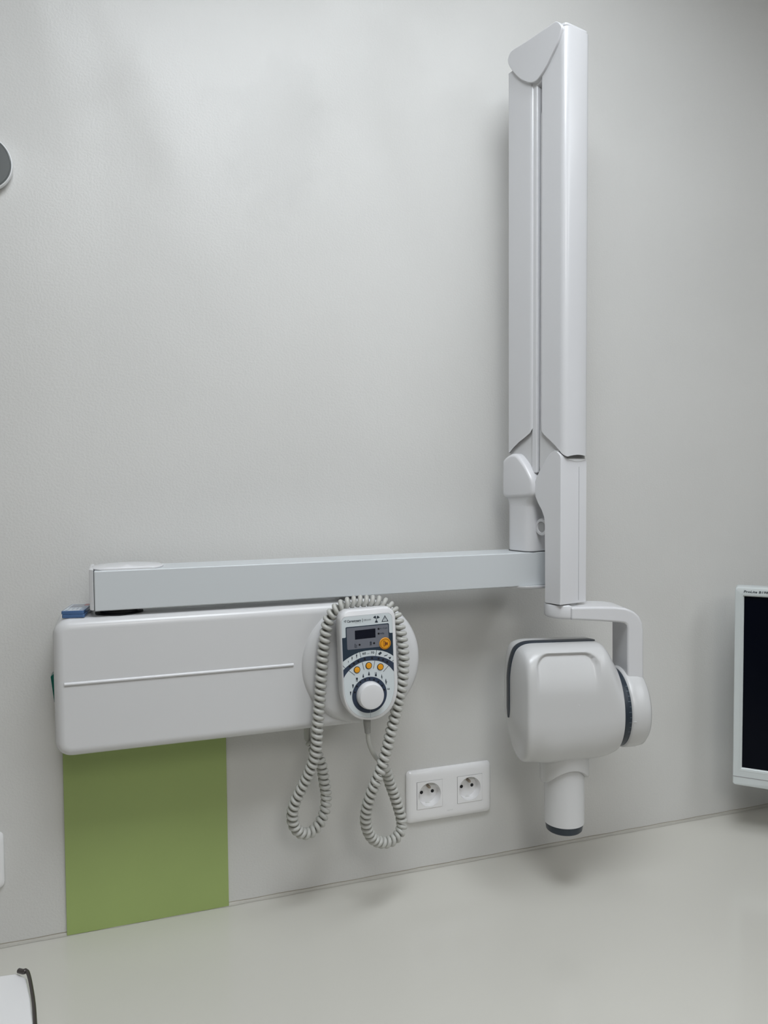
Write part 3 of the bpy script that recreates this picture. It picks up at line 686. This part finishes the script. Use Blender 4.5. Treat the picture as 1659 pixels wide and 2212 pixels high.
# pictograms
def person(cx_, cy_, h): 
    return [circ(cx_, cy_-h*.42, h*.10, 12), [(cx_-h*.12, cy_-h*.30), (cx_+h*.12, cy_-h*.30), (cx_+h*.15, cy_+h*.05), (cx_+h*.07, cy_+h*.05), (cx_+h*.06, cy_+h*.5), (cx_-h*.06, cy_+h*.5), (cx_-h*.07, cy_+h*.05), (cx_-h*.15, cy_+h*.05)]]
multi('patient_symbols', person(460, 1178, 34)+person(520, 1125, 58)+person(592, 1086, 66), INK, 4)
multi('receptor_symbols', [seg(945, 1060, 985, 1025, 34), seg(1032, 1086, 1060, 1070, 12), seg(1058, 1082, 1084, 1062, 10), [(1102, 1098), (1118, 1104), (1140, 1096), (1138, 1118), (1122, 1138), (1108, 1126)]], INK, 4)
def tooth(cx_, cy_, w_, h, up=True, roots=1):
    s = 1 if up else -1; P = []
    if roots == 1: return [[(cx_-w_*.5, cy_+s*h*.5), (cx_+w_*.5, cy_+s*h*.5), (cx_+w_*.42, cy_+s*h*.15), (cx_+w_*.08, cy_-s*h*.5), (cx_-w_*.08, cy_-s*h*.5), (cx_-w_*.42, cy_+s*h*.15)]]
    return [[(cx_-w_*.5, cy_+s*h*.5), (cx_+w_*.5, cy_+s*h*.5), (cx_+w_*.4, cy_+s*h*.1), (cx_+w_*.4, cy_-s*h*.5), (cx_+w_*.22, cy_-s*h*.5), (cx_+w_*.08, cy_), (cx_-w_*.08, cy_), (cx_-w_*.22, cy_-s*h*.5), (cx_-w_*.4, cy_-s*h*.5), (cx_-w_*.4, cy_+s*h*.1)]]
ts = tooth(497, 1683, 24, 64, False)+tooth(535, 1569, 28, 66, False)+tooth(597, 1463, 34, 66, False, 2)+tooth(698, 1398, 26, 60)+tooth(789, 1362, 30, 66)+tooth(899, 1374, 34, 66, True, 2)+tooth(992, 1402, 18, 54)+tooth(996, 1442, 12, 42, False)+tooth(1058, 1468, 20, 46)+tooth(1062, 1516, 22, 52, False, 2)+[seg(1076, 1500, 1086, 1490, 4), seg(1006, 1422, 1014, 1414, 4)]
ts += tooth(1088, 1606, 12, 32)+tooth(1101, 1606, 10, 32)+tooth(1114, 1604, 12, 32)
multi('tooth_symbols', ts, INK, 3)
multi('panel_symbols', [seg(568, 890, 569, 948, 9), seg(561, 948, 580, 948, 5), seg(592, 915, 592, 945, 7), seg(584, 912, 600, 911, 5), seg(584, 946, 600, 945, 5)], INK, 7)
multi('panel_symbols', [circ(818, 868, 15, 12), seg(807, 892, 832, 890, 8), seg(805, 908, 834, 905, 7)], INK, 7)
# round buttons
def button(cx_, cy_, r_, nm='button'):
    c = c4(cx_, cy_, YH-.0003); rad = r_*1.0*(c4(cx_+1, cy_)-c4(cx_, cy_)).length
    b = lathe(nm, c, (0, -1, 0), [(rad, 0), (rad, .0003)], HOLE if nm == 'button' else ORANGE2, fc, n=32)
    k = .82 if nm == 'button' else .99
    lathe('button_cap', c+Vector((0, -.0003, 0)), (0, -1, 0), [(rad*k, 0), (rad*k, .0005), (rad*k*.92, .0009), (0, .0011)], ORANGE, b, n=32, smooth=30)
    return b, c, rad
button(598, 1304, 52); button(785, 1237, 52); button(971, 1257, 52)
b, c, rad = button(1043, 883, 90, 'exposure_button')
# outline ring and horn symbol on the exposure button
yy = c.y-.00155
def rv(r_, n=40): return [Vector((c.x+r_*math.cos(2*PI*k/n), yy, c.z+r_*math.sin(2*PI*k/n))) for k in range(n)]
o1, i1 = rv(rad*.84), rv(rad*.78); k = 40
link('button_ring', o1+i1, [[i, (i+1) % k, k+(i+1) % k, k+i] for i in range(k)], BROWN, b, smooth=0)
multi('horn_symbol', [seg(1022, 842, 1026, 932, 5), seg(1022, 842, 1044, 846, 5), seg(1026, 932, 1044, 912, 5), [(1040, 846), (1062, 868), (1088, 866), (1090, 904), (1066, 902), (1044, 924)]], BROWN, 21, b)
# dial
dcn = c4(800, 1703, YH-.0004); ru = (c4(801, 1703)-c4(800, 1703)).length
r_out, r_in = 275*ru, 210*ru; k = 72
def ringpts(r_): return [Vector((dcn.x+r_*math.cos(2*PI*i/k), dcn.y, dcn.z+r_*math.sin(2*PI*i/k))) for i in range(k)]
link('dial_scale', ringpts(r_out)+ringpts(r_in*.9), [[i, (i+1) % k, k+(i+1) % k, k+i] for i in range(k)], FRING, fc, smooth=0)
P = []
for a in (171, 148, 128, 108, 91, 74, 56, 36, 19):
    P.append([(803+242*math.cos(R(a))+14*math.cos(2*PI*j/12), 1703-252*math.sin(R(a))+15*math.sin(2*PI*j/12)) for j in range(12)])
multi('dial_dots', P, HOLE, 7)
multi('centre_line', [seg(812, 1935, 815, 2066, 4)], LINE, 7)
lathe('dial_knob', dcn+Vector((0, -.0001, 0)), (0, -1, 0), [(r_in, 0), (r_in, .0015), (r_in*.985, .0050), (r_in*.955, .0075), (r_in*.90, .0100), (r_in*.87, .0108), (r_in*.85, .0109), (r_in*.6, .0113), (0, .0115)], HANDW, hs, n=72, smooth=24)
# strain relief and coiled cord
ra, rb = at(792, 1549, -.152), at(794.5, 1583, -.152)
lathe('strain_relief', ra, rb-ra, [(.0050, 0), (.0052, .006), (.0042, .018), (.0040, (rb-ra).length)], CORD2, hs, n=24)
straight = csm([at(x, y, yy) for x, y, yy in ((794.5, 1580, -.152), (796, 1598, -.150), (801, 1616, -.146), (810, 1633, -.140), (820, 1645, -.134), (828, 1652, -.130))], 8, False)
path = [(828, 1652, -.126), (835, 1668, -.120), (842, 1690, -.114), (850, 1712, -.110), (858, 1736, -.107), (865, 1760, -.105), (868, 1784, -.104), (860, 1804, -.106), (844, 1817, -.110), (824, 1820, -.115),
        (806, 1812, -.121), (795, 1795, -.127), (790, 1773, -.133), (792, 1748, -.139), (799, 1722, -.145), (809, 1696, -.150), (820, 1668, -.153), (829, 1640, -.153), (837, 1612, -.152), (844, 1584, -.151), (851, 1556, -.150), (857, 1530, -.149), (863, 1505, -.148), (868, 1480, -.147), (871, 1452, -.146), (872, 1424, -.146), (870, 1396, -.146), (866, 1368, -.146), (860, 1342, -.146), (851, 1321, -.146), (836, 1306, -.146), (815, 1299, -.145), (792, 1298, -.145), (768, 1299, -.145), (746, 1304, -.145), (727, 1315, -.144), (713, 1332, -.143), (706, 1353, -.142), (702, 1377, -.141), (698, 1405, -.140), (696, 1435, -.140), (693, 1470, -.140), (691, 1505, -.139), (688, 1540, -.138), (685.5, 1575, -.136), (684, 1605, -.133), (680, 1632, -.129), (672, 1658, -.124), (661, 1684, -.118), (648, 1710, -.112), (637, 1734, -.107), (631.5, 1758, -.102), (634, 1780, -.098), (644, 1795, -.094), (658, 1801, -.090), (674, 1796, -.086), (688, 1782, -.083), (698, 1762, -.080), (704, 1738, -.078), (704, 1712, -.078), (700, 1688, -.080), (697, 1664, -.083), (692, 1645, -.086), (684, 1628, -.087), (675, 1612, -.083), (669, 1600, -.076)]
cp = csm([at(x, y, yy) for x, y, yy in path], 24, False)
# resample by arc length and coil around it
Ls = [0]
for a, b_ in zip(cp, cp[1:]): Ls.append(Ls[-1]+(b_-a).length)
tot = Ls[-1]; PITCH = .00875; SPT = 18; N_ = int(tot/PITCH*SPT); RCO = .0053; RW = .0032
def atlen(s):
    import bisect
    i = max(1, min(len(Ls)-1, bisect.bisect_left(Ls, s))); t = (s-Ls[i-1])/max(1e-9, Ls[i]-Ls[i-1]); return cp[i-1].lerp(cp[i], t)
P = [atlen(tot*i/N_) for i in range(N_+1)]; up = None; coil = []
for i, p in enumerate(P):
    d = (P[min(i+3, N_)]-P[max(i-3, 0)]).normalized()
    if up is None: up = d.cross(Vector((0, 1, 0))).normalized()
    up = (up-d*up.dot(d)).normalized(); s = d.cross(up); a = -2*PI*i/SPT
    kk = min(1, i/10, (N_-i)/10)
    coil.append(p+(up*math.cos(a)+s*math.sin(a))*RCO*kk)
full = straight[:-1]+coil
tube('coiled_cord', full, RW, CORD, hd, n=8)

# ------------------------------------------------------------------ twin socket
ot = thing('electrical_outlet', (at(967, 1710).x, 0, at(967, 1710).z), 'white double wall socket plate above the worktop', 'wall socket')
px0, px1 = (at(874, 1665, -.006).x+at(882, 1776, -.006).x)/2, (at(1058, 1641, -.006).x+at(1062, 1747, -.006).x)/2
pz1, pz0 = (at(885, 1663).z+at(1050, 1641).z)/2, (at(892, 1776).z+at(1055, 1749).z)/2
v = []; f = []; rings = []
for (ins, y, r_) in ((.0010, -.0004, .007), (0, -.0025, .007), (.0008, -.0052, .007), (.0035, -.0076, .008), (.0075, -.0088, .008), (.0110, -.0094, .007)):
    rings.append(rrect(px0+ins, pz0+ins, px1-ins, pz1-ins, r_, y, 6))
n = len(rings[0]); v = [p for r_ in rings for p in r_]
for j in range(5):
    for i in range(n): f.append([j*n+i, j*n+(i+1) % n, (j+1)*n+(i+1) % n, (j+1)*n+i])
f.append(list(range(n))); f.append([5*n+i for i in range(n)])
plate = link('cover_plate', v, f, SOCK, ot, smooth=50)
HW = .0224
scs = [at(928.5, 1717, -.010), at(1015, 1702, -.010)]
zs = (scs[0].z+scs[1].z)/2-.0003
for c in scs:
    bxc = box('cutter', (c.x-HW, -.02, zs-HW), (c.x+HW, .01, zs+HW), SEAM); cut(plate, bxc)
plate.data.shade_smooth(); plate.data.set_sharp_from_angle(angle=R(45))
for c in scs:
    h = HW-.00055
    ins = box('socket_insert', (c.x-h, -.0102, zs-h), (c.x+h, .012, zs+h), SOCK, ot)
    cyl = lathe('cutter', (c.x, -.03, zs), (0, 1, 0), [(.0193, 0), (.0193, .0205), (.0183, .0270), (.0172, .0325)], SOCK, n=64); cut(ins, cyl)
    ins.data.shade_smooth(); ins.data.set_sharp_from_angle(angle=R(40))
    for dx, dz in ((-.0095, 0), (.0095, 0)):
        lathe('socket_hole', (c.x+dx, .0026, zs+dz), (0, -1, 0), [(.0029, -.001), (.0028, .0002)], HOLE, ins, n=20)
    lathe('earth_pin', (c.x, .002, zs+.0115), (0, -1, 0), [(.0024, -.002), (.0024, .0100), (.0019, .0115), (.0008, .0121), (0, .0122)], PIN, ins, n=20)
la = at(966, 1751.5, -.0095); text('lettering', 'legrand', (la.x, -.00955, la.z), (1, 0, 0), (0, 0, 1), .0022, EMBOSS, plate, width=.010, off=0)

# switch plate cut by the left edge
sp = thing('switch_plate', (at(0, 1850).x-.035, 0, at(0, 1850).z), 'white switch plate at the left edge of the picture, low beside the green panel', 'wall socket')
a, b = at(8, 1793, -.006), at(10, 1920, -.006)
v = []; f = []; x1 = (a.x+b.x)/2; x0 = x1-.080; z1 = at(0, 1792).z; z0 = z1-.080
for (ins, y, r_) in ((.0010, -.0004, .010), (0, -.0025, .010), (.0008, -.0052, .010), (.0030, -.0074, .010), (.0065, -.0086, .010), (.0090, -.0090, .009)):
    v += rrect(x0+ins, z0+ins, x1-ins, z1-ins, r_, y, 6)
n = len(v)//6
for j in range(5):
    for i in range(n): f.append([j*n+i, j*n+(i+1) % n, (j+1)*n+(i+1) % n, (j+1)*n+i])
f.append(list(range(n))); f.append([5*n+i for i in range(n)])
swp = link('cover_plate', v, f, SOCK, sp, smooth=50)
box('rocker', (x0+.018, -.0120, z0+.018), (x0+.062, -.0085, z1-.018), SOCK, sp, bevel=.001)

# round grey disc on the wall, upper left
dl = at(27, 357, -.012)
wd = thing('wall_disc', (dl.x-.036, 0, dl.z), 'round dark grey disc with a thin pale rim, fixed to the wall at upper left', 'wall fitting')
lathe('disc', (dl.x-.0360, -.004, dl.z), (0, -1, 0), [(.0355, 0), (.0360, .003), (.0360, .0085), (.0352, .0095)], DISCR, wd, n=96, smooth=30)
lathe('disc_face', (dl.x-.0360, -.0125, dl.z), (0, -1, 0), [(.0353, -.002), (.0353, .0008), (.0335, .0016), (.0330, .0012), (0, .0012)], DISC, wd, n=96, smooth=30)
lathe('mount', (dl.x-.0360, 0, dl.z), (0, -1, 0), [(.024, 0.0002), (.024, .006)], DISCR, wd, n=48)

# ------------------------------------------------------------------ film packets on top of the box
def packet(z0_, dx, dy, rot, label):
    c0 = at(134, 1329, -.102); 
    o = thing('film_packet', (c0.x+dx, c0.y+dy, z0_), label, 'packet', 'small blue packets on the control box')
    ang = R(rot); e1 = Vector((math.cos(ang), math.sin(ang), 0)); e2 = Vector((-math.sin(ang), math.cos(ang), 0)); W_, L_, H_ = .0270, .056, .0045
    O = Vector((c0.x+dx, c0.y+dy, z0_))
    q = lambda a, b, c: O+e1*a+e2*b+Vector((0, 0, c))
    bd = prism('wrapper', rounded([q(0, 0, 0), q(W_, 0, 0), q(W_, L_, 0), q(0, L_, 0)], .0022, 4), (0, 0, H_), PBLUE, o, bevel=.0008)
    t = H_
    def pr_(nm, a0, b0, a1, b1, m, l=0): return prism(nm, [q(a0, b0, t+.00005+l), q(a1, b0, t+.00005+l), q(a1, b1, t+.00005+l), q(a0, b1, t+.00005+l)], (0, 0, .00008), m, bd, smooth=0)
    pr_('printed_label', .0018, .0018, W_-.0018, L_-.0018, PLIGHT)
    pr_('label_window', .004, .026, W_-.005, L_-.005, PGREY, .0001)
    pr_('label_band', W_-.006, .004, W_-.0025, .036, PMID, .00015)
    pr_('label_flash', W_-.008, .039, W_-.002, L_-.003, PRED, .00015)
    for i in range(3): pr_('label_line', .006+i*.005, .010, .0068+i*.005, .022, PMID, .0001)
    lathe('label_dot', q(.0055, .0055, t+.00015), (0, 0, 1), [(.0018, 0), (.0018, .0001)], PMID, bd, n=16)
bt = bz1
packet(bt+.0002, -.0005, 0, -9, 'small flat blue packet on the control box, lower of the two')
packet(bt+.0048, -.0012, .0006, -9.8, 'small flat blue packet with a printed label, upper of the two on the box')

# ------------------------------------------------------------------ monitor
ML = CAM+ray(1589.5, 1268)*1.335
MA = R(45.4); MU = Vector((math.cos(MA), -math.sin(MA), 0)); MN = Vector((-math.sin(MA), -math.cos(MA), 0))
def mp(px, py, off=0): return hit(px, py, ML+MN*off, MN)
mu = lambda p: (p-ML).dot(MU)
mo = thing('monitor', (ML+MU*.2).to_tuple()[:2]+(cz,), 'silver-white computer monitor with a black screen at the right edge', 'monitor')
zt_ = mp(1592, 1268.5).z; zb_ = mp(1582, 1694).z; uL = (mu(mp(1589.5, 1280))+mu(mp(1581, 1690)))/2
Wm = .412
def mq(u, z, n_=0): return ML+MU*u+MN*n_+Vector((0, 0, z-ML.z))
sx0 = (mu(mp(1608, 1289))+mu(mp(1602, 1659)))/2; szt = mp(1608, 1288.5).z; szb = mp(1602, 1659).z
bez = prism('bezel', rounded([mq(uL, zb_), mq(uL+Wm, zb_), mq(uL+Wm, zt_), mq(uL, zt_)], .005, 5), -MN*.040, MONW, mo, bevel=.0016, smooth=40)
cu_ = prism('cutter', [mq(sx0-.002, szb-.002, .01), mq(uL+Wm-(sx0-uL)+.002, szb-.002, .01), mq(uL+Wm-(sx0-uL)+.002, szt+.002, .01), mq(sx0-.002, szt+.002, .01)], -MN*.016, MONW)
bake(bez); cut(bez, cu_); bez.data.shade_smooth(); bez.data.set_sharp_from_angle(angle=R(30))
# inner slanted frame
o4 = [(sx0-.004, szb-.004), (uL+Wm-(sx0-uL)+.004, szb-.004), (uL+Wm-(sx0-uL)+.004, szt+.004), (sx0-.004, szt+.004)]; i4 = [(sx0, szb), (uL+Wm-(sx0-uL), szb), (uL+Wm-(sx0-uL), szt), (sx0, szt)]
v = [mq(u, z, .0004) for u, z in o4]+[mq(u, z, -.003) for u, z in i4]+[mq(u, z, -.005) for u, z in i4]+[mq(u, z, -.0005) for u, z in o4]
f = [[j*4+i, j*4+(i+1) % 4, (j+1)*4+(i+1) % 4, (j+1)*4+i] for j in range(3) for i in range(4)]+[[12+i, 12+(i+1) % 4, (i+1) % 4, i] for i in range(4)]
link('inner_frame', v, f, MONW, bez, smooth=0)
prism('screen', [mq(u, z, -.0045) for u, z in i4], -MN*.003, SCREEN, mo, smooth=0)
zsm = mp(1580, 1675).z
prism('chin_seam', [mq(uL+.0003, zsm-.0006, .0001), mq(uL+Wm-.0003, zsm-.0006, .0001), mq(uL+Wm-.0003, zsm+.0006, .0001), mq(uL+.0003, zsm+.0006, .0001)], MN*.0002, SOFTSEAM, bez, smooth=0)
tl = mp(1606.5, 1279.5); text('lettering', 'ProLite B1980SD', mq(mu(tl), tl.z-.0004, .0004), MU, Vector((0, 0, 1)), .0040, INK, bez, width=.0500, off=0, shear=.2, bold=.015)
sp0 = mq(uL+Wm/2, 0, -.06)
st = prism('stand_neck', [mq(uL+Wm/2-.035, cz+.01, -.05), mq(uL+Wm/2+.035, cz+.01, -.05), mq(uL+Wm/2+.035, zb_+.2, -.05), mq(uL+Wm/2-.035, zb_+.2, -.05)], -MN*.02, MONW, mo, bevel=.004)
prism('back_housing', [mq(uL+.07, zb_+.06, -.040), mq(uL+Wm-.07, zb_+.06, -.040), mq(uL+Wm-.07, zt_-.06, -.040), mq(uL+.07, zt_-.06, -.040)], -MN*.012, MONW, mo, bevel=.006)
lathe('stand_base', (*mq(uL+Wm/2, 0, -.035).to_tuple()[:2], cz+.0003), (0, 0, 1), [(.105, 0), (.105, .006), (.095, .012), (.04, .014)], MONW, mo, n=64)

# ------------------------------------------------------------------ white dispenser with dark band, bottom left corner
def onz(px, py, z): 
    r = ray(px, py); return CAM+r*((z-CAM.z)/r.z)
H_ = .045; zt_ = cz+H_
wb = thing('dispenser_box', (onz(20, 2150, cz).x, onz(20, 2150, cz).y, cz), 'white box with a dark metal clip at the bottom left corner of the worktop', 'box')
tp = [onz(-60, 2114, zt_), onz(40, 2101, zt_), onz(58, 2112, zt_), onz(66, 2150, zt_), onz(72, 2212, zt_), onz(76, 2290, zt_), onz(-60, 2290, zt_)]
prism('body', tp, (0, 0, -H_+.0005), SOCK, wb, bevel=.003)
cl = csm([onz(41, 2097, zt_+.004), onz(50, 2099, zt_+.005), onz(58, 2098, zt_+.006), onz(63, 2110, zt_+.004), onz(68, 2135, zt_+.002), onz(73, 2170, zt_), onz(76, 2215, zt_-.002), onz(78, 2260, zt_-.004)], 6, False)
tube('metal_clip', cl, lambda t: .0030 if t < .25 else .0022, DMETAL, wb, n=10)
